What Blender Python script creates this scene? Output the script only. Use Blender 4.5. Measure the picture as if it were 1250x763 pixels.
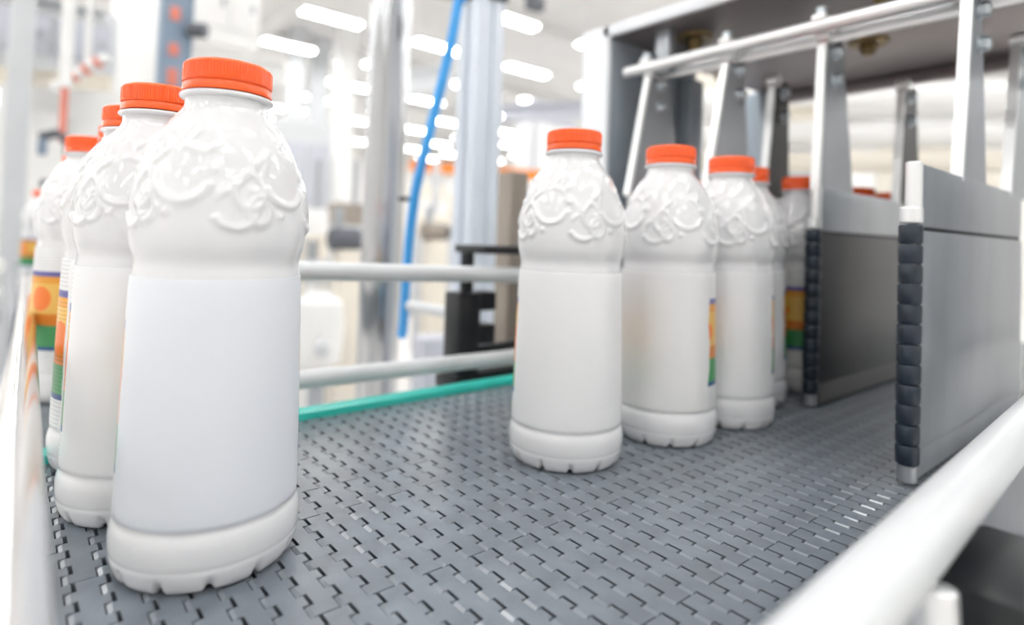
import bpy, bmesh, math, random
from mathutils import Vector, Matrix
random.seed(7)
for o in list(bpy.data.objects): bpy.data.objects.remove(o)
S = bpy.context.scene
C = S.collection

# ------------------------------------------------------------------ camera
FPX, PITCH, ROLL, YAW, CH = 734.19, 0.0253, 0.0334, 0.6956, 0.173
SHX, SHY = 0.13, -110.12
fw = Vector((math.sin(YAW)*math.cos(PITCH), math.cos(YAW)*math.cos(PITCH), math.sin(PITCH)))
r0 = Vector((math.cos(YAW), -math.sin(YAW), 0)); u0 = r0.cross(fw)
RT = r0*math.cos(ROLL)+u0*math.sin(ROLL); UP = -r0*math.sin(ROLL)+u0*math.cos(ROLL)
EYE = Vector((0, 0, CH))
cd = bpy.data.cameras.new('camera'); cam = bpy.data.objects.new('camera', cd); C.objects.link(cam)
cd.sensor_fit = 'HORIZONTAL'; cd.sensor_width = 36; cd.lens = FPX/1250*36
cd.shift_x = -SHX/1250; cd.shift_y = SHY/1250
cd.clip_start = .01; cd.clip_end = 200
m = Matrix((RT, UP, -fw)).transposed().to_4x4(); m.translation = EYE
cam.matrix_world = m
cd.dof.use_dof = True; cd.dof.focus_distance = .355; cd.dof.aperture_fstop = 3.2
S.camera = cam
S.view_settings.view_transform = 'Standard'; S.view_settings.look = 'None'
S.view_settings.gamma = 1; S.view_settings.use_curve_mapping = False
S.view_settings.exposure = -0.2
w = bpy.data.worlds.new('hall_air'); S.world = w; w.use_nodes = True
w.node_tree.nodes['Background'].inputs[0].default_value = (.9, .92, .95, 1)
w.node_tree.nodes['Background'].inputs[1].default_value = .5
LAMP = 27.0           # radiance of the hall's fluorescent battens

def at(px, py, D):
    "a point of the place: along the sight line of a spot in the photo, D metres deep"
    return EYE + (fw + RT*((px-625-SHX)/FPX) - UP*((py-381.5-SHY)/FPX))*D

# ------------------------------------------------------------------ materials
def mat(name, col, rough=.5, metal=0., spec=.5, noise=0., nscale=30., bump=0., bscale=200., emit=None, trans=0., stretch=None, coat=0., sss=0.):
    mt = bpy.data.materials.new(name); mt.use_nodes = True
    nt = mt.node_tree; b = nt.nodes['Principled BSDF']
    b.inputs['Base Color'].default_value = (*col, 1); b.inputs['Roughness'].default_value = rough
    b.inputs['Metallic'].default_value = metal; b.inputs['Specular IOR Level'].default_value = spec
    if trans: b.inputs['Transmission Weight'].default_value = trans
    if coat: b.inputs['Coat Weight'].default_value = coat; b.inputs['Coat Roughness'].default_value = .08
    if sss:
        b.inputs['Subsurface Weight'].default_value = sss; b.inputs['Subsurface Radius'].default_value = (1, .9, .8); b.inputs['Subsurface Scale'].default_value = .004
    if emit: b.inputs['Emission Color'].default_value = (*emit[0], 1); b.inputs['Emission Strength'].default_value = emit[1]
    if noise or bump:
        tc = nt.nodes.new('ShaderNodeTexCoord'); mp = nt.nodes.new('ShaderNodeMapping')
        nt.links.new(tc.outputs['Object'], mp.inputs[0])
        if stretch: mp.inputs['Scale'].default_value = stretch
    if noise:
        nz = nt.nodes.new('ShaderNodeTexNoise'); nz.inputs['Scale'].default_value = nscale; nz.inputs['Detail'].default_value = 5
        nt.links.new(mp.outputs[0], nz.inputs['Vector'])
        rp = nt.nodes.new('ShaderNodeValToRGB')
        rp.color_ramp.elements[0].position = .3; rp.color_ramp.elements[1].position = .7
        rp.color_ramp.elements[0].color = (*[max(0, c*(1-noise)) for c in col], 1)
        rp.color_ramp.elements[1].color = (*[min(1, c*(1+noise)) for c in col], 1)
        nt.links.new(nz.outputs['Fac'], rp.inputs[0]); nt.links.new(rp.outputs[0], b.inputs['Base Color'])
        mr = nt.nodes.new('ShaderNodeMapRange'); mr.inputs['To Min'].default_value = max(.02, rough*.8); mr.inputs['To Max'].default_value = min(1, rough*1.25)
        nt.links.new(nz.outputs['Fac'], mr.inputs['Value']); nt.links.new(mr.outputs[0], b.inputs['Roughness'])
    if bump:
        n2 = nt.nodes.new('ShaderNodeTexNoise'); n2.inputs['Scale'].default_value = bscale; n2.inputs['Detail'].default_value = 3
        nt.links.new(mp.outputs[0], n2.inputs['Vector'])
        bp = nt.nodes.new('ShaderNodeBump'); bp.inputs['Strength'].default_value = bump; bp.inputs['Distance'].default_value = .001
        nt.links.new(n2.outputs['Fac'], bp.inputs['Height']); nt.links.new(bp.outputs[0], b.inputs['Normal'])
    return mt

M = {}
M['white_plastic'] = mat('white_plastic', (.765, .77, .785), .07, spec=.7, bump=.01, bscale=30, sss=.08)
M['orange_cap'] = mat('orange_cap', (.95, .115, .012), .25, noise=.05, nscale=40)
M['belt'] = mat('belt_plastic', (.158, .182, .21), .24, noise=.22, nscale=25, bump=.12, bscale=900)
M['belt_edge'] = mat('belt_edge_sheen', (.215, .24, .27), .16, noise=.15, nscale=60)  # reflected light on the tooth ends, put in as a lighter grey
M['bed'] = mat('belt_bed', (.012, .014, .018), .6, noise=.2)
M['teal'] = mat('teal_plastic', (.04, .62, .53), .22, noise=.1, nscale=20)
M['rail_white'] = mat('white_rail', (.66, .685, .7), .3, noise=.04, nscale=20)
M['chrome'] = mat('polished_steel', (.5, .51, .525), .14, 1., noise=.05, nscale=8, stretch=(8, 8, 1))
M['chrome_rail'] = mat('polished_steel_rail', (.86, .85, .84), .16, 1., noise=.04, nscale=12)
M['steel'] = mat('brushed_steel', (.4, .425, .455), .36, .7, noise=.12, nscale=18, stretch=(1, 1, .35), bump=.03, bscale=60)
M['steel_shaded'] = mat('shaded_brushed_steel', (.06, .06, .062), .42, .6, noise=.2, nscale=10, stretch=(1, 1, .5))  # the brushed steel again, with dark reflections put into its colour
M['steel_light'] = mat('bright_steel_edge', (.86, .87, .88), .3, .6, noise=.05, nscale=20)
M['frame_paint'] = mat('blue_grey_painted_steel', (.4, .46, .52), .4, .3, noise=.1, nscale=6)
M['frame_ceiling'] = mat('brown_grey_steel', (.24, .21, .21), .42, .6, noise=.15, nscale=7)
M['frame_edge'] = mat('pale_painted_edge', (.86, .89, .93), .35, noise=.03, nscale=9)
M['rubber'] = mat('blue_black_rubber', (.014, .024, .04), .38, noise=.35, nscale=60, bump=.3, bscale=400)
M['black'] = mat('black_plastic', (.01, .012, .015), .4, noise=.2, nscale=20)
M['bolt'] = mat('zinc_bolt', (.62, .68, .72), .3, .8, noise=.1)
M['brass'] = mat('tarnished_brass', (.2, .14, .06), .45, .7, noise=.3, nscale=40)
M['alu'] = mat('anodised_aluminium', (.72, .77, .84), .4, .05, noise=.04, nscale=6)
M['blue'] = mat('blue_hose', (.05, .36, .82), .3, noise=.05)
M['floor'] = mat('pale_resin_floor', (.72, .705, .685), .35, noise=.06, nscale=1.2)
M['wall'] = mat('off_white_wall_panel', (.82, .81, .79), .6, noise=.03, nscale=1)
M['ceil'] = mat('pale_grey_ceiling', (.68, .675, .665), .7, noise=.05, nscale=2)
M['w_machine'] = mat('white_machine_paint', (.82, .82, .81), .4, noise=.03, nscale=3)
M['g_machine'] = mat('pale_grey_machine_paint', (.6, .62, .64), .45, noise=.06, nscale=3)
M['c_machine'] = mat('cream_machine_paint', (.78, .73, .64), .45, noise=.06, nscale=3)
M['d_machine'] = mat('dark_grey_machine', (.1, .11, .13), .5, noise=.2, nscale=5)
M['b_machine'] = mat('brown_grey_machine', (.3, .26, .22), .5, noise=.2, nscale=5)
M['slate'] = mat('slate_blue_paint', (.22, .29, .38), .4, noise=.1, nscale=5)
M['navy'] = mat('navy_plastic', (.03, .06, .13), .4, noise=.2, nscale=9)
M['coral'] = mat('coral_red_paint', (.7, .22, .16), .45, noise=.1, nscale=8)
M['orange'] = mat('orange_paint', (.9, .32, .05), .45, noise=.1, nscale=6)
M['lavender'] = mat('lavender_grey_paint', (.5, .52, .58), .45, noise=.05, nscale=4)
M['lamp'] = mat('fluorescent_tube', (.9, .9, .9), .4, emit=((1, .995, .99), LAMP))
M['glass'] = mat('smoked_glass', (.5, .55, .58), .08, spec=.6, noise=.05)

def label_mat(name, col):
    mt = bpy.data.materials.new(name); mt.use_nodes = True; nt = mt.node_tree; N = nt.nodes; L = nt.links
    b = N['Principled BSDF']; b.inputs['Roughness'].default_value = .33
    tc = N.new('ShaderNodeTexCoord'); sp = N.new('ShaderNodeSeparateXYZ'); L.new(tc.outputs['Object'], sp.inputs[0])
    an = N.new('ShaderNodeMath'); an.operation = 'ARCTAN2'; L.new(sp.outputs['Y'], an.inputs[0]); L.new(sp.outputs['X'], an.inputs[1])
    ab = N.new('ShaderNodeMath'); ab.operation = 'ABSOLUTE'; L.new(an.outputs[0], ab.inputs[0])
    nz = N.new('ShaderNodeTexNoise'); nz.inputs['Scale'].default_value = 25; L.new(tc.outputs['Object'], nz.inputs['Vector'])
    ad = N.new('ShaderNodeMath'); ad.operation = 'MULTIPLY_ADD'; L.new(nz.outputs['Fac'], ad.inputs[0]); ad.inputs[1].default_value = .25; L.new(ab.outputs[0], ad.inputs[2])
    lt = N.new('ShaderNodeMath'); lt.operation = 'LESS_THAN'; L.new(ad.outputs[0], lt.inputs[0]); lt.inputs[1].default_value = 1.90
    zz = N.new('ShaderNodeMapRange'); zz.inputs['From Min'].default_value = .03; zz.inputs['From Max'].default_value = .149; L.new(sp.outputs['Z'], zz.inputs['Value'])
    rp = N.new('ShaderNodeValToRGB'); cr = rp.color_ramp; cr.interpolation = 'CONSTANT'
    W = (.86, .87, .88, 1)
    st = [(0, W), (.17, (.02, .1, .3, 1)), (.2, (.06, .36, .12, 1)), (.37, (.8, .25, .03, 1)), (.46, (.9, .55, .12, 1)), (.7, (.85, .36, .03, 1)), (.76, (.12, .12, .4, 1)), (.8, W)]
    cr.elements[0].position = 0; cr.elements[0].color = W; cr.elements[1].position = .17; cr.elements[1].color = st[1][1]
    for p, c in st[2:]:
        e = cr.elements.new(p); e.color = c
    L.new(zz.outputs[0], rp.inputs[0])
    # fine print lines and a fruit disc inside the coloured panel
    wv = N.new('ShaderNodeTexWave'); wv.bands_direction = 'Z'; wv.inputs['Scale'].default_value = 110; L.new(tc.outputs['Object'], wv.inputs['Vector'])
    mx0 = N.new('ShaderNodeMix'); mx0.data_type = 'RGBA'; mx0.blend_type = 'MULTIPLY'; mx0.inputs[0].default_value = .25
    L.new(rp.outputs[0], mx0.inputs[6]); L.new(wv.outputs['Color'], mx0.inputs[7])
    vr = N.new('ShaderNodeTexVoronoi'); vr.inputs['Scale'].default_value = 28; L.new(tc.outputs['Object'], vr.inputs['Vector'])
    l2 = N.new('ShaderNodeMath'); l2.operation = 'LESS_THAN'; L.new(vr.outputs['Distance'], l2.inputs[0]); l2.inputs[1].default_value = .33
    g2 = N.new('ShaderNodeMath'); g2.operation = 'GREATER_THAN'; L.new(zz.outputs[0], g2.inputs[0]); g2.inputs[1].default_value = .42
    g3 = N.new('ShaderNodeMath'); g3.operation = 'LESS_THAN'; L.new(zz.outputs[0], g3.inputs[0]); g3.inputs[1].default_value = .74
    m2 = N.new('ShaderNodeMath'); m2.operation = 'MULTIPLY'; L.new(l2.outputs[0], m2.inputs[0]); L.new(g2.outputs[0], m2.inputs[1])
    m3 = N.new('ShaderNodeMath'); m3.operation = 'MULTIPLY'; L.new(m2.outputs[0], m3.inputs[0]); L.new(g3.outputs[0], m3.inputs[1])
    mx1 = N.new('ShaderNodeMix'); mx1.data_type = 'RGBA'; L.new(m3.outputs[0], mx1.inputs[0]); L.new(mx0.outputs[2], mx1.inputs[6]); mx1.inputs[7].default_value = (.85, .2, .02, 1)
    mx = N.new('ShaderNodeMix'); mx.data_type = 'RGBA'; L.new(lt.outputs[0], mx.inputs[0]); mx.inputs[6].default_value = (*col, 1); L.new(mx1.outputs[2], mx.inputs[7])
    L.new(mx.outputs[2], b.inputs['Base Color'])
    return mt
M['label_blue'] = label_mat('label_blue_white', (.77, .8, .85))
M['label_white'] = label_mat('label_white', (.84, .845, .855))
M['label_grey'] = label_mat('label_grey_white', (.79, .79, .79))

# ------------------------------------------------------------------ mesh helpers
class MB:
    def __init__(s): s.v = []; s.f = []
    def add(s, vs, fs):
        n = len(s.v); s.v += [tuple(p) for p in vs]; s.f += [tuple(i+n for i in q) for q in fs]; return s
    def box(s, x0, x1, y0, y1, z0, z1):
        vs = [(x, y, z) for z in (z0, z1) for y in (y0, y1) for x in (x0, x1)]
        return s.add(vs, [(0, 2, 3, 1), (4, 5, 7, 6), (0, 1, 5, 4), (2, 6, 7, 3), (0, 4, 6, 2), (1, 3, 7, 5)])
    def bbox(s, x0, x1, y0, y1, z0, z1, b=.001):
        "box with bevelled edges"
        bm = bmesh.new(); bmesh.ops.create_cube(bm, size=1)
        for v in bm.verts: v.co = Vector(((x0+x1)/2+v.co.x*(x1-x0), (y0+y1)/2+v.co.y*(y1-y0), (z0+z1)/2+v.co.z*(z1-z0)))
        b = min(b, .45*min(abs(x1-x0), abs(y1-y0), abs(z1-z0)))
        bmesh.ops.bevel(bm, geom=bm.edges[:], offset=b, segments=2, affect='EDGES', profile=.5)
        bm.verts.index_update()
        s.add([v.co[:] for v in bm.verts], [[v.index for v in f.verts] for f in bm.faces]); bm.free(); return s
    def tube(s, pts, r, n=20, rend=.15):
        "round bar through points, slightly rounded ends"
        pts = [Vector(p) for p in pts]; rs = [r]*len(pts) if not isinstance(r, (list, tuple)) else list(r)
        k = rend*rs[0]
        if rend:
            d0 = (pts[1]-pts[0]).normalized(); d1 = (pts[-1]-pts[-2]).normalized()
            pts = [pts[0], pts[0]+d0*k]+pts[1:-1]+[pts[-1]-d1*k, pts[-1]]
            rs = [rs[0]-k, rs[0]]+rs[1:-1]+[rs[-1], rs[-1]-k]
        d = (pts[1]-pts[0]).normalized(); a = d.orthogonal().normalized(); base = len(s.v); vs = []
        for i, p in enumerate(pts):
            t = (pts[min(i+1, len(pts)-1)]-pts[max(i-1, 0)]).normalized()
            a = (a-t*a.dot(t)).normalized(); b = t.cross(a)
            for j in range(n):
                q = 2*math.pi*j/n; vs.append(p+(a*math.cos(q)+b*math.sin(q))*rs[i])
        fs = [(i*n+j, i*n+(j+1) % n, (i+1)*n+(j+1) % n, (i+1)*n+j) for i in range(len(pts)-1) for j in range(n)]
        fs += [tuple(reversed(range(n))), tuple(range((len(pts)-1)*n, len(pts)*n))]
        return s.add(vs, fs)
    def lathe(s, prof, n=48, cx=0, cy=0, fn=None, cap=True):
        vs = []
        for z, r in prof:
            for j in range(n):
                q = 2*math.pi*j/n; rr = fn(q, z, r) if fn else r
                vs.append((cx+rr*math.cos(q), cy+rr*math.sin(q), z))
        fs = [(i*n+j, i*n+(j+1) % n, (i+1)*n+(j+1) % n, (i+1)*n+j) for i in range(len(prof)-1) for j in range(n)]
        if cap: fs += [tuple(reversed(range(n))), tuple(range((len(prof)-1)*n, len(prof)*n))]
        return s.add(vs, fs)
    def prism(s, poly, axis, a0, a1):
        "polygon extruded along an axis ('y': poly is (x,z); 'x': (y,z); 'z': (x,y))"
        def P(p, a): return {'y': (p[0], a, p[1]), 'x': (a, p[0], p[1]), 'z': (p[0], p[1], a)}[axis]
        n = len(poly); vs = [P(p, a0) for p in poly]+[P(p, a1) for p in poly]
        return s.add(vs, [tuple(range(n)), tuple(reversed(range(n, 2*n)))]+[(i, i+n, (i+1) % n+n, (i+1) % n) for i in range(n)])
    def mesh(s, name, material, smooth=35):
        me = bpy.data.meshes.new(name); me.from_pydata(s.v, [], s.f); me.validate()
        bm = bmesh.new(); bm.from_mesh(me); bmesh.ops.recalc_face_normals(bm, faces=bm.faces); bm.to_mesh(me); bm.free()
        if smooth:
            me.polygons.foreach_set('use_smooth', [True]*len(me.polygons)); me.set_sharp_from_angle(angle=math.radians(smooth))
        me.materials.append(M[material]); return me

def link(name, me, parent=None, loc=(0, 0, 0), rz=0):
    o = bpy.data.objects.new(name, me); C.objects.link(o); o.location = loc; o.rotation_euler = (0, 0, rz)
    if parent: o.parent = parent
    return o
def obj(name, mb, material, parent=None, loc=(0, 0, 0), rz=0, smooth=35):
    return link(name, mb.mesh(name, material, smooth), parent, loc, rz)
def tag(o, label=None, cat=None, group=None, kind=None):
    if label: o['label'] = label
    if cat: o['category'] = cat
    if group: o['group'] = group
    if kind: o['kind'] = kind
    return o
def thing(name, label, cat, loc=(0, 0, 0), rz=0, group=None):
    return tag(link(name, None, None, loc, rz), label, cat, group)

# ------------------------------------------------------------------ the hall
FZ, CZ = -.9, 3.95
HX0, HX1, HY0, HY1 = -7.5, 17., -6.5, 24.
tag(obj('floor', MB().box(HX0, HX1, HY0, HY1, FZ-.1, FZ), 'floor'), kind='structure')
tag(obj('ceiling', MB().box(HX0, HX1, HY0, HY1, CZ, CZ+.1), 'ceil'), kind='structure')
tag(obj('wall_north', MB().box(HX0, HX1, HY1, HY1+.1, FZ, CZ), 'wall'), kind='structure')
tag(obj('wall_east', MB().box(HX1, HX1+.1, HY0, HY1, FZ, CZ), 'wall'), kind='structure')
tag(obj('wall_south', MB().box(HX0, HX1, HY0-.1, HY0, FZ, CZ), 'wall'), kind='structure')
tag(obj('wall_west', MB().box(HX0-.1, HX0, HY0, HY1, FZ, CZ), 'wall'), kind='structure')
# ceiling purlins across the hall
pm = MB().prism([(-.06, 0), (.06, 0), (.06, -.015), (.012, -.03), (.012, -.17), (.06, -.185), (.06, -.2), (-.06, -.2), (-.06, -.185), (-.012, -.17), (-.012, -.03), (-.06, -.015)], 'x', HX0, HX1).mesh('trim', 'ceil', 30)
for i in range(8):
    tag(link('trim_%d' % (i+1), pm, None, (0, -3.3+3.7*i, CZ)), kind='structure')

# ------------------------------------------------------------------ fluorescent battens in a regular grid
LZ = 3.4
hm = MB().prism([(-.105, 0), (.105, 0), (.06, .07), (-.06, .07)], 'x', -.5, .5).mesh('housing', 'w_machine')
tm = MB().prism([(-.045, 0), (-.042, -.016), (-.03, -.026), (.03, -.026), (.042, -.016), (.045, 0)], 'x', -.48, .48).mesh('tube', 'lamp')
rm = MB().tube([(0, 0, .07), (0, 0, CZ-LZ)], .006, 8).mesh('rod', 'g_machine')
BL = {(0, 1): 'glowing batten at the top edge, just left of the polished column', (0, 2): 'glowing batten right above the largest orange cap',
      (1, 1): 'glowing batten crossed by the blue hose', (1, 0): 'topmost of three glowing battens right of the aluminium column',
      (2, 1): 'middle of three glowing battens right of the aluminium column', (3, 2): 'lowest of three glowing battens right of the aluminium column',
      (2, 0): 'upper of two glowing battens cut by the left leg of the steel gantry', (3, 1): 'lower of two glowing battens cut by the left leg of the steel gantry'}
for i in range(-5, 7):
    for j in range(-6, 9):
        x, y = 3.57+1.98*i, 6.85+1.87*j
        if not (HX0+.6 < x < HX1-.6 and HY0+.3 < y < HY1-.3): continue
        t = thing('ceiling_light', BL.get((i, j)) or 'white fluorescent batten hanging under the pale ceiling, one of the glowing rows', 'light', (x, y, LZ), 0, 'fluorescent battens in rows under the hall ceiling')
        link('housing', hm, t); link('tube', tm, t, (0, .049, 0)); link('tube', tm, t, (0, -.049, 0)); link('rod', rm, t, (-.3, 0, 0)); link('rod', rm, t, (.3, 0, 0))

# ------------------------------------------------------------------ the modular belt
P, TP, AMP, HI = .01408, .01865, .0045, .0091
XB, YS = .2423, .2637            # a hinge line; a seam line (the end of a tooth)
def link_mesh(nt_):
    "one belt module: square-wave edges on both sides, nt_ teeth wide, seams at y=0 and y=nt_*TP, top at z=0"
    LO = TP-HI; out = []; inn = []
    g, ga, c = .0003, .0018, .0005
    L = nt_*TP
    # right side going up in y: low run then high run
    def sx(k): return (.0002, L-.0002)[k]
    right = []; left = []
    for k in range(nt_):
        y0 = k*TP; y1 = y0+LO; y2 = y0+TP
        right += [(P-AMP-g, y0, 0), (P-AMP-g, y1, 1), (P-ga*.75, y1, 1), (P-ga*.75, y2, 0)]
        left += [(-AMP+g, y0, 0), (-AMP+g, y1, 1), (g*.6, y1, 1), (g*.6, y2, 0)]
    # right edge shrinks its teeth along y (gap), left edge widens its recess
    R_ = []
    for i, (x, y, _) in enumerate(right):
        k = i % 4
        yy = y + (.0003 if k in (1, 2) else (-.0003 if k == 3 else (-.0003 if i else 0)))
        R_.append((x, yy))
    L_ = []
    for i, (x, y, _) in enumerate(left):
        k = i % 4
        yy = y + (-.0003 if k in (1, 2) else (.0003 if k == 3 and i < len(left)-1 else (.0003 if i else 0)))
        L_.append((x, yy))
    R_[0] = (R_[0][0], .0002); R_[-1] = (R_[-1][0], L-.0002); L_[0] = (L_[0][0], .0002); L_[-1] = (L_[-1][0], L-.0002)
    poly = R_+L_[::-1]
    n = len(poly); inner = []
    for i in range(n):                       # mitred inset of an axis-aligned polygon (counter-clockwise)
        a = Vector(poly[i])-Vector(poly[i-1]); b = Vector(poly[(i+1) % n])-Vector(poly[i])
        na = Vector((-a.y, a.x)).normalized(); nb = Vector((-b.y, b.x)).normalized()
        q = Vector(poly[i])
        for nn in {(round(na.x), round(na.y)), (round(nb.x), round(nb.y))}:
            cc = (.0019 if q.x < -AMP*.4 else .0002) if (nn[0] == 1) else c*.6      # tooth ends facing back along the belt are rounded more
            q = q+Vector(nn)*cc
        inner.append(q[:])
    mb = MB()
    nr = len(R_); und = []
    for i_, (x, y) in enumerate(poly):        # the recess walls are undercut like the round hinge behind them
        und.append((x+.0028, y) if (i_ >= nr and x > -AMP*.4) else (x, y))
    vs = [(x, y, 0) for x, y in inner]+[(x, y, -.0009 if not (i_ >= nr and x > -AMP*.4) else -.0003) for i_, (x, y) in enumerate(poly)]+[(x, y, -.0055) for x, y in und]
    fs = [tuple(range(n))]
    for i in range(n):
        j = (i+1) % n
        fs += [(i, i+n, j+n, j), (i+n, i+2*n, j+2*n, j+n)]
    mb.add(vs, fs)
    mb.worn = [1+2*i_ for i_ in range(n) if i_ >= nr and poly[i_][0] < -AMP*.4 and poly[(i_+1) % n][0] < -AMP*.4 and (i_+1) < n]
    return mb
even = [(YS-TP*7, 2)]+[(YS+TP*5*k, 5) for k in range(-1, 3)]
odd = [(YS-TP*7, 14), (YS+TP*7, 8)]
YB0, YB1 = YS-TP*7, YS+TP*15
belt = thing('belt_conveyor', 'wide conveyor with dark grey belt of interlocking plastic links and teal edge strip', 'conveyor', (0, 0, 0))
ml = {}
for n_ in (2, 5, 8, 14):
    lm_ = link_mesh(n_); ml[n_] = lm_.mesh('belt_link', 'belt', 25)
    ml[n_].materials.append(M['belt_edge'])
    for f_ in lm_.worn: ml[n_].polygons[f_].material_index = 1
far = MB(); fl = {n_: link_mesh(n_) for n_ in (2, 5, 8, 14)}
for k in range(-22, 93):
    x = XB+P*k
    row = even if (k % 2) == 1 else odd
    for y, n_ in row:
        if x < .93: link('belt_link', ml[n_], belt, (x, y, 0))
        else:
            far.add([(a+x, b+y, c_) for a, b, c_ in fl[n_].v], fl[n_].f)
tag(obj('far_belt_links', far, 'belt', belt, smooth=25), kind='stuff')
obj('belt_bed', MB().box(XB-P*22-.02, XB+P*93, YB0, YB1, -.02, -.0056), 'bed', belt)
fr = belt
X0, X1 = XB-P*22-.02, XB+P*93
def zf(mb): mb.v = [(a, b, c_-FZ) for a, b, c_ in mb.v]; return mb
obj('side_plate', (MB().bbox(X0, X1, YB1+.016, YB1+.024, -.14, -.001)), 'steel', fr)
obj('side_plate', (MB().bbox(X0, X1, YB0-.012, YB0-.004, -.14, -.004)), 'steel', fr)
obj('teal_edge_strip', (MB().prism([(YB1+.001, -.02), (YB1+.001, .0055), (YB1+.004, .0085), (YB1+.012, .0085), (YB1+.015, .006), (YB1+.015, -.02)], 'x', X0, X1)), 'teal', fr)
for x in (.02, .75, 1.4):
    obj('cross_member', (MB().bbox(x-.02, x+.02, YB0-.004, YB1+.016, -.1, -.06)), 'steel', fr)
    for y in (YB0-.03, YB1+.0):
        obj('leg', MB().bbox(x-.025, x+.025, y-.02, y+.02, FZ+.02, -.1).lathe([(FZ, .035), (FZ+.012, .035), (FZ+.02, .015), (FZ+.03, .012)], 20, x, y), 'steel', fr)
# infeed conveyor that brings the left row of bottles
inf = thing('infeed_conveyor', 'narrow infeed conveyor carrying the left row of bottles towards the belt', 'conveyor', (.07, 0, FZ))
obj('carry_belt', zf(MB().bbox(-.055, .06, YB1+.026, 3.2, -.012, 0, .004)), 'belt', inf)
obj('bed', zf(MB().bbox(-.06, .065, YB1+.03, 3.22, -.1, -.012)), 'steel', inf)
for y in (.9, 2.9):
    for x in (-.04, .045): obj('leg', MB().bbox(x-.02, x+.02, y-.02, y+.02, 0, .8), 'steel', inf)

# ------------------------------------------------------------------ bottles
H = .26
def interp(prof, z):
    for (z0, r0_), (z1, r1_) in zip(prof, prof[1:]):
        if z0 <= z <= z1: return r0_+(r1_-r0_)*((z-z0)/(z1-z0) if z1 > z0 else 0)
    return prof[-1][1]
def smooth_prof(keys, step):
    "Catmull-Rom through the keys"
    out = []
    for i in range(len(keys)-1):
        p0 = keys[max(i-1, 0)]; p1 = keys[i]; p2 = keys[i+1]; p3 = keys[min(i+2, len(keys)-1)]
        n = max(1, int(round((p2[0]-p1[0])/step)))
        for k in range(n):
            t = k/n; z = p1[0]+(p2[0]-p1[0])*t
            d1 = (p2[1]-p0[1])/(p2[0]-p0[0])*(p2[0]-p1[0]); d2 = (p3[1]-p1[1])/(p3[0]-p1[0])*(p2[0]-p1[0])
            h00 = 2*t**3-3*t*t+1; h10 = t**3-2*t*t+t; h01 = -2*t**3+3*t*t; h11 = t**3-t*t
            out.append((z, h00*p1[1]+h10*d1+h01*p2[1]+h11*d2))
    out.append(keys[-1]); return out
foot = [(.004, .12), (0, .14), (.0, .152), (.004, .159), (.012, .1645), (.022, .1685), (.034, .1715), (.043, .1728), (.0455, .1722), (.048, .173), (.056, .1742), (.07, .1748), (.085, .1742), (.096, .172), (.103, .1693), (.107, .1675), (.111, .167)]
bodyk = [(.111, .167), (.13, .1685), (.2, .1672), (.3, .1652), (.4, .163), (.5, .1607), (.545, .1592), (.572, .157), (.585, .1548), (.594, .1543), (.603, .1557), (.615, .1595), (.63, .1635), (.65, .1658), (.67, .1662), (.70, .1645), (.74, .159), (.78, .1495), (.82, .1355), (.85, .121), (.872, .1065), (.888, .0935), (.9, .0845), (.909, .0802), (.918, .079), (.932, .079)]
bprof = foot+smooth_prof(bodyk, .0042)[1:]+[(.936, .079), (.936, .06)]
# raised fruit outlines round the shoulder: (kind, arc position, height, size)
RM = .157; CIRC = 2*math.pi*RM
feat = []
for k in range(5):
    s0 = k*CIRC/5
    feat += [('ring', s0+.02, .762, .052), ('ring', s0+.115, .70, .036), ('drop', s0-.058, .735, .026), ('bump', s0+.075, .775, .013), ('bump', s0+.112, .745, .011),
             ('leaf', s0-.028, .80, .016), ('leaf', s0+.07, .815, .015), ('leaf', s0+.04, .845, .014), ('bump', s0+.15, .735, .012), ('leaf', s0+.155, .79, .015), ('drop', s0+.155, .70, .02), ('bump', s0+.0, .69, .009)]
def emboss(q, z):
    if z < .645 or z > .875: return 0
    s = q*RM; h = 0
    for kind, fs_, fz, sz in feat:
        du = (s-fs_+CIRC/2) % CIRC-CIRC/2; dv = z-fz
        if abs(du) > .09 or abs(dv) > .09: continue
        d = math.hypot(du, dv)
        if kind == 'ring':
            a = math.atan2(dv, du); g = 1 if -2.8 < a < -.3 else max(.12, .35+.45*math.sin(3*a+fs_*40))
            h = max(h, .0062*g*math.exp(-((d-sz)/.0072)**2))
        elif kind == 'drop':
            dd = math.hypot(du*(1+max(0, dv)*18), dv*.75)
            h = max(h, .0058*math.exp(-((dd-sz)/.0066)**2))
        elif kind == 'bump': h = max(h, .0065*math.exp(-(d/sz)**2*1.4))
        else:
            uu = du*.7+dv*.7; vv = -du*.7+dv*.7
            h = max(h, .0062*math.exp(-((uu/(sz*1.3))**2+(vv/(sz*.45))**2)))
    return h
def bodyfn(q, z, r):
    r = r+emboss(q, z)
    if z < .03:                               # notches round the rim of the foot
        a = (q*12/(2*math.pi)) % 1; a = min(a, 1-a)*30
        if a < 3.2: r -= .012*(1-(a/3.2)**2)*min(1, (.03-z)/.012)
    return r*1.0
def scale(mb): mb.v = [(x*H, y*H, z*H) for x, y, z in mb.v]; return mb
def notch_z(mb):
    vs = []
    for x, y, z in mb.v:
        r = math.hypot(x, y)
        if z < .012 and r > .13:
            a = (math.atan2(y, x)*12/(2*math.pi)) % 1; a = min(a, 1-a)*30
            if a < 3.2: z += .014*(1-(a/3.2)**2)
        vs.append((x, y, z))
    mb.v = vs; return mb
me_body = scale(notch_z(MB().lathe(bprof, 240, fn=bodyfn))).mesh('body', 'white_plastic', 50)
me_ring = scale(MB().lathe([(.9235, .076), (.9255, .085), (.928, .0892), (.931, .0898), (.934, .0885), (.9365, .083), (.9365, .076)], 64)).mesh('neck_ring', 'white_plastic', 50)
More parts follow.
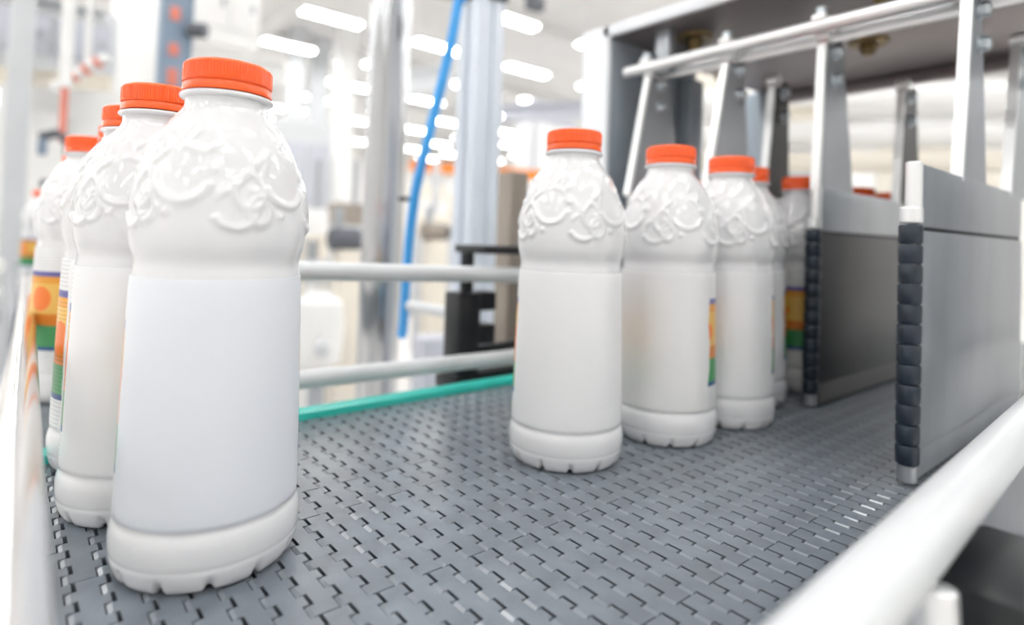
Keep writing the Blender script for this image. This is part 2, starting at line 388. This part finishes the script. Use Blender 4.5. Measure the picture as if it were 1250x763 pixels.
def ribs(q, z, r):
    return r+(.0012*(1 if math.sin(q*90) > 0 else -.4) if .9605 < z < .9925 else 0)
me_cap = scale(MB().lathe([(.957, .070), (.957, .0838), (.9585, .0855), (.9602, .0858), (.961, .0848), (.9915, .0845), (.993, .0846), (.9965, .083), (.9992, .079), (1., .073), (1., .02)], 360, fn=ribs)).mesh('cap', 'orange_cap', 40)
me_band = scale(MB().lathe([(.9382, .075), (.9382, .0845), (.9395, .0856), (.9535, .0852), (.9548, .0842), (.9552, .0825), (.958, .0822), (.958, .075)], 96)).mesh('tamper_band', 'orange_cap', 40)
lp = [(.1145, .1675), (.1155, .1686)]+[(z_, interp(bprof, z_)+.0009) for z_ in [.125+.0145*i for i in range(31)]]
lp += [(.567, interp(bprof, .567)+.0007), (.5675, interp(bprof, .5675)-.0005)]
me_label = {k: scale(MB().lathe(lp, 128, cap=False)).mesh('label', k, 50) for k in ('label_blue', 'label_white', 'label_grey')}
def bottle(x, y, lab, dz=0, delta=0, kind='label_white', group='bottles queued on the belt'):
    back = math.atan2(y, x)
    t = thing('milk_bottle', lab, 'bottle', (x, y, dz), back+math.radians(delta), group)
    link('body', me_body, t); link('neck_ring', me_ring, t)
    c_ = link('cap', me_cap, t); link('tamper_band', me_band, c_)
    link('label', me_label[kind], t)
    return t
GL, GR = 'left row of bottles along the chrome rail', 'right row of bottles entering the divider lanes'
Z = .0004
bottle(.0883, .3508, 'nearest and largest white bottle with orange cap and pale blue-white blank label', Z, 2, 'label_blue', GL)
bottle(.0718, .4415, 'white bottle with orange cap directly behind the largest bottle in the left row', Z, 4, 'label_white', GL)
bottle(.0712, .5335, 'third bottle of the left row, its orange cap half hidden behind the second', Z, 22, 'label_white', GL)
bottle(.079, .640, 'fourth bottle of the left row, only a sliver of orange cap showing', Z, 15, 'label_white', GL)
bottle(.0615, .752, 'blurred left row bottle whose whole orange cap and yellow printed label show', Z, 95, 'label_white', GL)
bottle(.071, .968, 'blurred sixth bottle of the left row mostly hidden behind the fifth', Z, 80, 'label_white', GL)
bottle(.068, 2.15, 'leftmost and farthest blurred bottle of the left row', Z, 95, 'label_white', GL)
bottle(.3501, .3438, 'white bottle standing alone at the front of the right row on the open belt', Z, 6, 'label_white', GR)
bottle(.4638, .3309, 'second bottle of the right row with greyish blank label and yellow side print', Z, -22, 'label_grey', GR)
bottle(.5568, .3245, 'third bottle of the right row, the last with its base fully in view', Z, -8, 'label_white', GR)
bottle(.6438, .3541, 'bottle peeking out behind the third bottle of the right row', Z, -10, 'label_white', GR)
bottle(.762, .3478, 'bottle beside the dark far divider plate with orange and green printed label', Z, -100, 'label_white', GR)
bottle(.754, .467, 'bottle in the farther lane, a scrap of orange cap between second and third bottles', Z, 30, 'label_white', GR)
bottle(.9319, .345, 'bottle behind the far divider plate, orange cap showing above it on the left', Z, 30, 'label_white', GR)
bottle(1.035, .343, 'bottle behind the far divider plate, orange cap showing above it on the right', Z, 30, 'label_white', GR)

# ------------------------------------------------------------------ guide rails
def rail(name, a, b, r, material, label, cat='rail'):
    a = Vector(a); b = Vector(b)
    o = obj(name, MB().tube([(0, 0, 0), b-a], r, 32), material, None, a); return tag(o, label, cat)
rail('guide_rail', (-.0005, .02, .08), (.024, 1.2, .08), .0088, 'chrome_rail', 'polished steel guide rail in the left foreground beside the left bottle row')
rail('guide_rail', (.165, .58, .1352), (.72, .58, .1195), .0095, 'rail_white', 'upper white round guide rail behind the belt')
rail('guide_rail', (.165, .582, .0282), (.72, .582, .0185), .0092, 'rail_white', 'lower white round guide rail just above the teal belt edge')
rail('guide_rail', (.03, .0615, .0725), (1.1, .1035, .0725), .0105, 'rail_white', 'thick blurred white guide rail crossing the lower right foreground')

# clamp that carries the near rail
cl = thing('rail_clamp', 'black clamp with a white spigot under the white rail in the lower right corner', 'clamp', (.26, .05, -.02))
obj('spigot', MB().tube([(-.018, .0135, .0815), (-.021, .0115, .06), (-.024, .009, .02)], [.0066, .0066, .0066], 24), 'steel_light', cl)
obj('block', MB().bbox(.0, .07, -.03, .022, .028, .077, .005), 'black', cl)
obj('knob', MB().lathe([(.076, .011), (.08, .015), (.094, .015), (.099, .010)], 24, .05, -.018, fn=lambda q, z, r: r*(1+.06*math.cos(8*q))), 'black', cl)
obj('cover_plate', MB().bbox(.03, .2, -.02, .012, .012, .034, .004), 'steel_light', cl)
obj('mounting_plate', MB().bbox(-.03, .2, -.006, .0, -.12, .03, .002).bbox(-.03, .2, -.006, .066, -.12, -.114, .002), 'steel', cl)

# far bracket: black clamp and post between the two white rails
bk = thing('rail_bracket', 'black clamp block with foot beside the far white rails', 'bracket', (.46, .625, -.02))
obj('block', MB().bbox(-.03, .004, -.014, .02, .02, .122, .003), 'black', bk)
obj('jaw', MB().bbox(.003, .03, -.012, .016, .098, .122, .002).bbox(.003, .03, -.012, .016, .055, .08, .002), 'black', bk)
obj('spindle', MB().tube([(-.008, .003, .12), (-.008, .003, .178)], .0085, 20), 'black', bk)
obj('top_arm', MB().bbox(-.02, .1, -.05, .016, .172, .182, .002), 'black', bk)
obj('foot', MB().bbox(-.034, .12, -.02, .03, 0, .022, .003), 'black', bk)
obj('lower_arm', MB().tube([(0, 0, .045), (.09, 0, .05)], .006, 16), 'black', bk)
obj('mount', MB().bbox(-.01, .03, -.03, .01, -.09, .002, .002), 'black', bk)
tag(obj('support_post', MB().bbox(-.017, .017, -.017, .017, 0, 1.17, .004).bbox(-.05, .05, -.05, .05, 0, .012, .003), 'b_machine', None, (.575, .69, FZ)), 'brown-grey square post behind the first bottle of the right row', 'post')
s0 = at(500, 373, 1.0); s1 = at(562, 384, .86)
tag(obj('short_rail', MB().tube([(0, 0, 0), s1-s0], .0085, 20), 'rail_white', None, s0), 'short white rod pointing at the black clamp block', 'rod')

# ------------------------------------------------------------------ machine frame over the belt
FXa, FXb, FYa, FYb, FT = .655, 1.14, .03, .575, .467
mf = thing('machine_gantry', 'grey steel box frame arching over the belt at upper right', 'gantry', (0, 0, FZ))
obj('top_plate', zf(MB().bbox(FXa+.002, FXb, FYa, FYb+.01, FT, FT+.012, .001)), 'frame_ceiling', mf)
obj('front_edge', zf(MB().bbox(FXa-.006, FXa+.002, FYa, FYb+.01, FT-.0, FT+.016, .001)), 'frame_edge', mf)
obj('side_wall', zf(MB().bbox(FXa+.002, FXa+.215, FYb, FYb+.008, -.25, FT, .001)), 'frame_paint', mf)
obj('side_wall', zf(MB().bbox(FXa+.002, FXa+.215, FYa-.008, FYa, -.25, FT, .001)), 'frame_paint', mf)  # unseen near wall, added to darken the belt and plates
obj('leg_edge', zf(MB().bbox(FXa-.006, FXa+.002, FYb, FYb+.05, FZ, FT+.016, .001)), 'frame_edge', mf)
obj('leg', zf(MB().bbox(FXb-.05, FXb, FYb+.002, FYb+.05, FZ, FT, .002)), 'frame_paint', mf)
obj('inner_post', zf(MB().bbox(FXa+.17, FXa+.205, FYb-.022, FYb, -.25, FT-.03, .002)), 'frame_paint', mf)
obj('leg', zf(MB().bbox(FXa, FXa+.05, FYa-.04, FYa, FZ, FT, .002)), 'frame_paint', mf)
obj('leg', zf(MB().bbox(FXb-.05, FXb, FYa-.04, FYa, FZ, FT, .002)), 'frame_paint', mf)
obj('rear_beam', zf(MB().bbox(FXb-.02, FXb, FYa, FYb, FT-.02, FT, .002)), 'frame_ceiling', mf)
for x, y in ((.735, .49), (.95, .56), (.92, .33), (.735, .25)):
    b_ = obj('fastener', zf(MB().lathe([(FT-.005, .024), (FT, .026)], 24, x, y).lathe([(FT-.02, .007), (FT-.012, .011), (FT-.005, .011)], 6, x, y)), 'brass', mf)
# the shaker bar with its clamps
sb = thing('cross_bar', 'round white-grey bar under the frame from which the divider hangers hang', 'bar', (.67, 0, .415))
obj('bar', MB().tube([(0, FYa, 0), (0, .560, 0)], .0078, 24), 'steel_light', sb)
obj('backing_strip', MB().bbox(.02, .026, FYa, .54, -.014, .002, .001), 'steel_light', sb)
for y in (.521, .400, .2875, .1690):
    c_ = obj('clamp', MB().bbox(-.009, .024, y-.008, y+.008, .004, .0125, .003), 'steel_light', sb)
    obj('stud', MB().tube([(0, y, .01), (0, y, .02)], .006, 16), 'bolt', c_)
for y in (.5, .06):
    obj('bar_mount', MB().bbox(.004, .02, y-.012, y+.012, -.01, FT-.415, .002), 'steel', sb)

def hanger(parent, x, zt, zb, x_b, wt, wb, y, th, material):
    "tapered plate: front edge from (x, zt) to (x_b, zb)"
    h = obj('hanger', MB().prism([(x+.003, zt), (x+wt, zt), (x_b+wb, zb), (x_b+.003, zb)], 'y', y-th*.35, y+th*.35), material, parent, smooth=0)
    obj('front_flange', MB().prism([(x-.002, zt), (x+.003, zt), (x_b+.003, zb), (x_b-.002, zb)], 'y', y-th*.46, y+th*.46), 'steel_light', h, smooth=0)
    for dz in (.016, .048):
        xx = x+.024+dz*.02
        obj('bolt', MB().tube([(xx, y-th*.35-.009, zt-dz), (xx, y, zt-dz)], .0075, 6, .3).tube([(xx, y-th*.35-.002, zt-dz), (xx, y, zt-dz)], .0095, 20), 'bolt', h)
    obj('clamp_head', MB().tube([(x+.001, y-th*.6-.004, zt-.003), (x+.001, y+th*.6, zt-.003)], .0085, 20), 'steel_light', h)
    return h
def divider(xf, xe, y, label, th, rolls, hangs, mats, lip=True):
    d = thing('divider_plate', label, 'divider', (xf, y, .0035))
    L = xe-xf; z1, z2, zt = .008, .188, .236
    obj('lower_plate', MB().bbox(.0125, L, -th/2, th/2, z1+.012, z2-.003, .0012), mats[0], d)
    k_ = .0018 if lip else -.001
    obj('bottom_lip', MB().prism([(-th/2-k_, z1-.008), (-th/2-k_, z1), (-th/2, z1+.0125), (th/2, z1+.0125), (th/2, z1-.008)], 'x', .013, L), mats[0], d)
    obj('joint_strip', MB().box(.012, L-.001, -th*.3, th*.3, z2-.006, z2+.003), 'bed', d)
    obj('upper_plate', MB().bbox(.011, L, -th*.42, th*.42, z2, zt, .0015), mats[1], d)
    obj('upper_edge', MB().tube([(.0115, 0, z2+.004), (.0115, 0, zt+.001)], th*.55, 20), 'steel_light', d)
    obj('core_rod', MB().tube([(.0065, 0, 0), (.0065, 0, z2)], .004, 12), 'steel_light', d)
    obj('foot_cap', MB().tube([(.0065, 0, -.0018), (.0065, 0, .011)], th*.62, 20), 'steel', d)
    obj('head_cap', MB().tube([(.0065, 0, z2+.002), (.0065, 0, z2+.0145)], th*.74, 24), 'steel_light', d)
    a = .0115; hgt = (z2+.0015-a)/rolls
    rm_ = MB().lathe([(0, .006), (0, th*.66), (.0014, th*.75), (hgt-.0022, th*.77), (hgt-.0008, th*.7), (hgt-.0004, .006)], 28).mesh('bumper_ring', 'rubber')
    for k in range(rolls):
        o = link('bumper_ring', rm_, d, (.0065+random.uniform(-.0003, .0003), 0, a+k*hgt))
    for hx, hxb, hzt, wt, wb, hm_ in hangs:
        hanger(d, hx-xf, hzt, zt-.004, hxb-xf, wt, wb, 0, th*.95, hm_)
    return d
divider(.5125, .862, .1545, 'nearest grey divider plate with a column of black rubber rings', .0105, 12, [(.660, .634, .4115, .032, .082, 'steel'), (.853, .812, .4115, .032, .082, 'steel')], ('steel', 'steel'), False)
divider(.6680, .935, .2935, 'dark divider plate standing left of the nearest one', .0105, 12, [(.688, .676, .4085, .045, .095, 'steel'), (.938, .920, .40, .05, .09, 'steel_shaded')], ('steel_shaded', 'steel'))
divider(.640, .93, .4075, 'divider plate mostly hidden behind the third bottle of the right row', .0105, 12, [(.682, .640, .4085, .035, .1, 'steel'), (.80, .778, .40, .04, .07, 'steel_shaded')], ('steel_shaded', 'steel'))
divider(.636, .93, .5235, 'farthest divider plate, its tapered hanger seen left of the second bottle', .0105, 12, [(.677, .637, .4085, .04, .12, 'steel'), (.86, .85, .40, .04, .07, 'steel_shaded')], ('steel_shaded', 'steel'))

# ------------------------------------------------------------------ near background: columns, hose
def column_base(mb, r): return mb.lathe([(0, r*2.2), (.012, r*2.2), (.016, r*1.1)], 32)
p = at(468, 250, 1.25)
tag(obj('steel_column', MB().tube([(0, 0, 0), (0, 0, CZ-FZ)], .042, 48, 0), 'chrome', None, (p.x, p.y, FZ)), 'polished round steel column left of the blue hose', 'column')
p = at(582, 200, 1.15)
ac = thing('profile_column', 'pale aluminium profile column right of the blue hose', 'column', (p.x, p.y, FZ))
a = .031
ap = [(-a, -a), (-.006, -a), (-.006, -a+.004), (.006, -a+.004), (.006, -a), (a, -a), (a, a), (-a, a), (-a, .006), (-a+.008, .006), (-a+.008, -.006), (-a, -.006)]
obj('profile', MB().prism(ap, 'z', .01, CZ-FZ), 'alu', ac)
obj('base_plate', MB().bbox(-.07, .07, -.07, .07, 0, .01, .002), 'steel', ac)
obj('top_joint', MB().bbox(-a-.006, a+.006, -a-.006, a+.006, at(590, 2, 1.15).z-FZ, at(590, -30, 1.15).z-FZ, .003), 'd_machine', ac)
hp = [at(566, -60, 1.02), at(561, -10, 1.02), at(551, 50, 1.02), at(537, 110, 1.02), at(521, 175, 1.02), at(508, 230, 1.03), at(500, 290, 1.05), at(496, 340, 1.06), at(492, 400, 1.08), at(489, 412, 1.08)]
def spline(pts, n=6):
    out = []
    for i in range(len(pts)-1):
        p0 = pts[max(i-1, 0)]; p1 = pts[i]; p2 = pts[i+1]; p3 = pts[min(i+2, len(pts)-1)]
        for k in range(n):
            t = k/n; out.append(.5*((2*p1)+(p2-p0)*t+(2*p0-5*p1+4*p2-p3)*t*t+(3*p1-p0-3*p2+p3)*t**3))
    return out+[pts[-1]]
top = Vector((hp[0].x+.02, hp[0].y+.02, 1.6))
hs = thing('air_hose', 'bright blue air hose hanging between the two columns', 'hose', hp[-1])
obj('tube', MB().tube([q-hp[-1] for q in spline([top]+hp)], .0085, 16), 'blue', hs)
q0 = at(499, 243, 1.04)-hp[-1]
obj('cable_tie', MB().tube([q0+Vector((-.014, .01, 0)), q0+Vector((.01, -.008, 0))], .004, 12), 'black', hs)

# ------------------------------------------------------------------ hall machinery behind
def cabinet(px0, px1, pyt, D, label, m1, m2, dr=.7, panel=True, pyb=None, cat='machine'):
    w_ = (px1-px0)/FPX*D/(.768+.641*dr); d_ = w_*dr
    c_ = at((px0+px1)/2, 280, D); ztop = at((px0+px1)/2, pyt, D).z
    z0 = FZ if pyb is None else at((px0+px1)/2, pyb, D).z
    t = thing('machine_cabinet', label, cat, (c_.x, c_.y, z0)); h = ztop-z0
    obj('body', MB().bbox(-w_/2, w_/2, -d_/2, d_/2, .06 if pyb is None else 0, h, .02), m1, t)
    if pyb is None:
        for sx_ in (-1, 1):
            for sy_ in (-1, 1): obj('foot', MB().lathe([(0, .05), (.02, .05), (.03, .025), (.07, .025)], 16, sx_*w_*.4, sy_*d_*.4), 'd_machine', t)
    if panel:
        n = 2
        for k in range(n):
            xa = -w_/2+w_*(.06+k*.46); xb = xa+w_*.42
            dr_ = obj('door', MB().bbox(xa, xb, -d_/2-.02, -d_/2, h*.12+.05, h*.88, .006), m2, t)
            obj('handle', MB().tube([(xb-.04, -d_/2-.05, h*.45), (xb-.04, -d_/2-.05, h*.55)], .012, 10), 'steel', dr_)
        obj('side_panel', MB().bbox(-w_/2-.02, -w_/2, -d_*.42, d_*.42, h*.12+.05, h*.88, .006), m2, t)
    return t
def beam(a, b, hgt, thk, label, m_, cat='beam', name='overhead_beam'):
    a = Vector(a); b = Vector(b); L = (b-a).length; ang = math.atan2(b.y-a.y, b.x-a.x)
    prof = [(-thk/2, 0), (thk/2, 0), (thk/2, hgt*.12), (thk*.15, hgt*.16), (thk*.15, hgt*.84), (thk/2, hgt*.88), (thk/2, hgt), (-thk/2, hgt), (-thk/2, hgt*.88), (-thk*.15, hgt*.84), (-thk*.15, hgt*.16), (-thk/2, hgt*.12)]
    mb = MB().prism(prof, 'x', 0, L)
    dz = b.z-a.z; mb.v = [(x_, y_, z_+dz*x_/L) for x_, y_, z_ in mb.v]
    return tag(obj(name, mb, m_, None, a, ang, 30), label, cat)
def post(px, D, wid, label, m_, pyt=None):
    c_ = at(px, 280, D); top_ = CZ if pyt is None else at(px, pyt, D).z
    a_ = wid/2
    mb = MB().bbox(-a_, a_, -a_, a_, .015, top_-FZ, .01).bbox(-a_*1.8, a_*1.8, -a_*1.8, a_*1.8, 0, .015, .004)
    return tag(obj('support_post', mb, m_, None, (c_.x, c_.y, FZ)), label, 'post')
def pipe(pts, r, label, m_, cat='pipe', name='pipe'):
    pts = [Vector(p_) for p_ in pts]
    return tag(obj(name, MB().tube([p_-pts[0] for p_ in pts], r, 28, .1), m_, None, pts[0]), label, cat)

# --- left side
cabinet(-20, 122, 8, 3.2, 'pale grey machine hood at the upper left', 'g_machine', 'lavender', .5, True, 96)
cabinet(5, 150, 98, 3.6, 'white machine cabinet below the grey hood at left', 'w_machine', 'w_machine', .5)
post(14, 2.6, .085, 'grey post at the left edge of the photo', 'g_machine')
post(160, 5.2, .4, 'wide white post right of the grey hood at upper left', 'w_machine')
beam(at(-40, 98, 2.75), at(135, 112, 2.75), .07, .06, 'pale horizontal beam crossing below the grey hood', 'c_machine')
beam(at(-10, 3, 2.8), at(130, 30, 2.8), .05, .12, 'slanting grey beam above the grey hood', 'g_machine')
ms = thing('lift_mast', 'slate-blue mast with coral red pads behind the second bottle', 'mast', (*at(200, 280, 2.4).xy, FZ))
obj('mast', MB().bbox(-.05, .05, -.045, .045, 0, CZ-FZ-.3, .006), 'slate', ms)
obj('base', MB().bbox(-.12, .12, -.12, .12, 0, .02, .004), 'd_machine', ms)
for py, hh in ((18, .09), (62, .08), (96, .12), (135, .1)):
    zc = at(203, py, 2.4).z-FZ
    obj('pad', MB().bbox(-.022, .014, -.052, -.03, zc-hh*.3, zc+hh*.3, .004), 'coral', ms)
obj('side_rail', MB().bbox(.05, .062, -.05, -.03, .2, CZ-FZ-.5, .003), 'slate', ms)
obj('knob', MB().tube([(.04, -.06, at(222, 36, 2.4).z-FZ), (.1, -.1, at(222, 36, 2.4).z-FZ)], .03, 16), 'd_machine', ms)
sa, sb_ = at(86, 96, 2.5), at(127, 72, 2.5)
st = thing('warning_arm', 'short arm with coral stripes under the grey hood', 'arm', sa)
dv = sb_-sa
obj('arm', MB().tube([Vector((0, 0, 0))-dv*.5, dv*1.1], .022, 16), 'w_machine', st)
obj('drop_rod', MB().tube([dv*.5, dv*.5+Vector((0, 0, CZ-sa.z-dv.z*.5))], .012, 12), 'w_machine', st)
for k in (0.05, .4, .75): obj('stripe', MB().tube([dv*k, dv*(k+.18)], .0235, 16), 'coral', st)
gp = at(62, 190, 2.2)
rg = thing('robot_gripper', 'dark grey gripper with a coral rod hanging at the left above the bottles', 'gripper', gp)
zt_ = at(78, 100, 2.2).z-gp.z
obj('rod', MB().tube([(.03, -.02, .05), (.03, -.02, zt_)], .012, 14), 'coral', rg)
obj('arm', MB().tube([(-.03, .03, .07), (.02, -.01, .085), (.05, -.04, .05), (.055, -.04, -.09)], .018, 14), 'd_machine', rg)
obj('jaw', MB().bbox(-.03, .06, -.05, .0, -.12, -.09, .008), 'd_machine', rg)
obj('finger', MB().bbox(-.04, -.01, -.0, .03, .0, .06, .008), 'slate', rg)
obj('ceiling_rod', MB().tube([(.03, -.02, zt_-.02), (.03, -.02, CZ-gp.z)], .02, 14), 'w_machine', rg)
post(28, 5.2, .3, 'broad grey column behind the left bottle row', 'g_machine')
nd = thing('motor_unit', 'navy motor housing with white end caps at the left edge', 'motor', (*(at(-18, 360, 1.5).xy-Vector((.035, 0))), FZ))
for i, py in enumerate((312, 345, 372, 402)):
    zc = at(10, py, 1.5).z-FZ
    obj('housing', MB().tube([(-.14, .06, zc), (.04, -.04, zc)], .028, 24), 'navy', nd)
    if i != 3: obj('end_cap', MB().tube([(.035, -.037, zc-.025), (.062, -.052, zc-.025)], .02, 20), 'w_machine', nd)
obj('pedestal', MB().bbox(-.12, .0, -.03, .07, 0, at(10, 395, 1.5).z-FZ, .01), 'slate', nd)

# --- middle
cabinet(222, 302, -40, 4.6, 'white box machine hanging above the largest bottle cap', 'w_machine', 'w_machine', .5, True, 58)
beam(at(225, 96, 5.2), at(350, 104, 5.2), .2, .15, 'long pale beam behind the largest bottle cap', 'w_machine')
beam(at(300, 60, 6.0), at(372, 5, 5.0), .08, .08, 'thin slanting beam under the ceiling lights', 'ceil')
post(412, 10.8, .3, 'white post left of the polished column', 'w_machine')
post(381, 11.8, .3, 'pale grey post right of the largest bottle', 'g_machine')
post(352, 11.2, .26, 'thin pale grey post beside the largest bottle shoulder', 'g_machine')
cabinet(320, 400, 150, 9.0, 'far pale grey machine behind the largest bottle', 'g_machine', 'lavender', .6)
cabinet(398, 445, 248, 4.2, 'brown-grey machine left of the polished column', 'b_machine', 'g_machine', .7)
cabinet(365, 402, 255, 3.4, 'pale machine block right of the largest bottle', 'w_machine', 'c_machine', .7)
tk = thing('filling_tank', 'small white round tank machine under the upper rail', 'tank', (*at(388, 400, 2.6).xy, FZ))
zc = at(388, 425, 2.6).z-FZ
obj('shell', MB().lathe([(zc-.1, .05), (zc-.06, .1), (zc+.1, .11), (zc+.2, .1), (zc+.24, .05)], 32), 'w_machine', tk)
obj('stand', MB().tube([(0, 0, 0), (0, 0, zc-.08)], .035, 16), 'steel', tk)
obj('valve', MB().tube([(-.02, -.1, zc+.03), (-.05, -.17, zc+.02)], .03, 14), 'g_machine', tk)
tag(obj('crate', MB().bbox(-.09, .09, -.05, .05, 0, .05, .01).bbox(-.08, .08, -.04, .04, .05, .06, .004), 'coral', None, (*at(427, 372, 3.1).xy, at(427, 376, 3.1).z)), 'small coral red piece left of the polished column', 'crate')
tag(obj('crate_stand', MB().bbox(-.1, .1, -.06, .06, 0, at(427, 376, 3.1).z-FZ, .01), 'c_machine', None, (*at(427, 372, 3.1).xy, FZ)), 'cream plinth under the coral piece left of the polished column', 'plinth')
cabinet(505, 560, 408, 1.75, 'lavender-grey box below the short white rod', 'lavender', 'lavender', .8, False)
# far packing line with orange guard
oz = at(560, 212, 7.0).z
beam(at(500, 208, 7.0), at(668, 222, 7.0), .12, .1, 'orange guard beam across the far packing line', 'orange', 'beam', 'guard_beam')
cabinet(498, 545, 226, 8.2, 'cream far machine under the orange beam', 'c_machine', 'w_machine', .5)
cabinet(545, 690, 222, 9.2, 'white far machine behind the aluminium column', 'w_machine', 'c_machine', .5)
cabinet(508, 556, 262, 4.6, 'grey-beige machine low between hose and aluminium column', 'c_machine', 'g_machine', .6)
cabinet(612, 640, 216, 4.0, 'grey-brown upright unit behind the first right bottle', 'b_machine', 'b_machine', .5, False)
cabinet(624, 700, 128, 12., 'far pale grey hall unit right of the aluminium column', 'lavender', 'w_machine', .5)
beam(at(495, 118, 9.0), at(552, 108, 9.0), .35, .3, 'grey duct under the ceiling between the columns', 'g_machine', 'duct', 'ceiling_duct')
beam(at(612, 148, 10.), at(745, 142, 10.), .25, .3, 'pale grey duct under the ceiling right of the aluminium column', 'lavender', 'duct', 'ceiling_duct')
sp_ = at(652, 5, 3.0)
sk = thing('ceiling_speaker', 'small dark box hung under the ceiling at top centre', 'speaker', sp_)
obj('box', MB().bbox(-.04, .05, -.03, .03, -.03, .035, .006), 'd_machine', sk); obj('stem', MB().tube([(0, 0, .03), (0, 0, CZ-sp_.z)], .008, 10), 'g_machine', sk)

# --- seen through the machine frame
for i, (py, r, lab) in enumerate(((114, .082, 'top cream duct seen through the machine frame'), (158, .06, 'white pipe seen through the frame under the cream duct'), (193, .052, 'lowest cream pipe seen through the machine frame'))):
    a0 = at(1320, py+4, 2.6); d_ = Vector((-.55, .83, 0))*1.0
    pipe([a0-d_*.4, a0+d_*1.9], r, lab, ('w_machine', 'w_machine', 'c_machine')[i])
cabinet(905, 1010, 118, 3.4, 'white machine cabinet seen between the far hangers', 'w_machine', 'lavender', .5)
cabinet(1040, 1260, 150, 4.4, 'white machine cabinet seen under the pipes through the frame', 'w_machine', 'c_machine', .4)
cabinet(840, 915, 90, 4.6, 'cream machine cabinet seen left of the second hanger', 'c_machine', 'w_machine', .5)
beam(at(900, 150, 2.7), at(1010, 146, 2.7), .06, .06, 'cream beam seen between the far hangers', 'c_machine')

# --- smaller machine details far behind the rails
def pump(px, py, D, label, m1, m2):
    c_ = at(px, py, D); h = c_.z-FZ
    t = thing('pump_unit', label, 'pump', (c_.x, c_.y, FZ))
    obj('pedestal', MB().bbox(-.06, .06, -.05, .05, 0, h-.05, .01), m1, t)
    obj('motor', MB().tube([(-.09, 0, h), (.05, 0, h)], .055, 24), m2, t)
    obj('fan_cover', MB().tube([(.05, 0, h), (.09, 0, h)], .045, 24), 'd_machine', t)
    obj('outlet', MB().tube([(-.05, 0, h+.04), (-.05, 0, h+.15)], .022, 16), 'steel', t)
pump(532, 283, 3.6, 'grey-brown pump between the blue hose and the aluminium column', 'c_machine', 'b_machine')
pump(425, 292, 2.9, 'dark pump just left of the polished column above the white rail', 'c_machine', 'd_machine')
pump(392, 330, 3.0, 'pale grey pump left of the dark one, at the upper white rail', 'w_machine', 'g_machine')
for px, D, r, lab in ((386, 3.8, .02, 'thin steel pipe rising right of the largest bottle'), (400, 4.6, .03, 'pale vertical pipe between the largest bottle and the polished column'), (432, 5.0, .025, 'vertical pipe just left of the polished column'), (530, 6.5, .04, 'pale vertical pipe behind the blue hose')):
    c_ = at(px, 280, D)
    pipe([(c_.x, c_.y, FZ), (c_.x, c_.y, at(px, 195, D).z)], r, lab, 'steel' if r < .03 else 'g_machine')
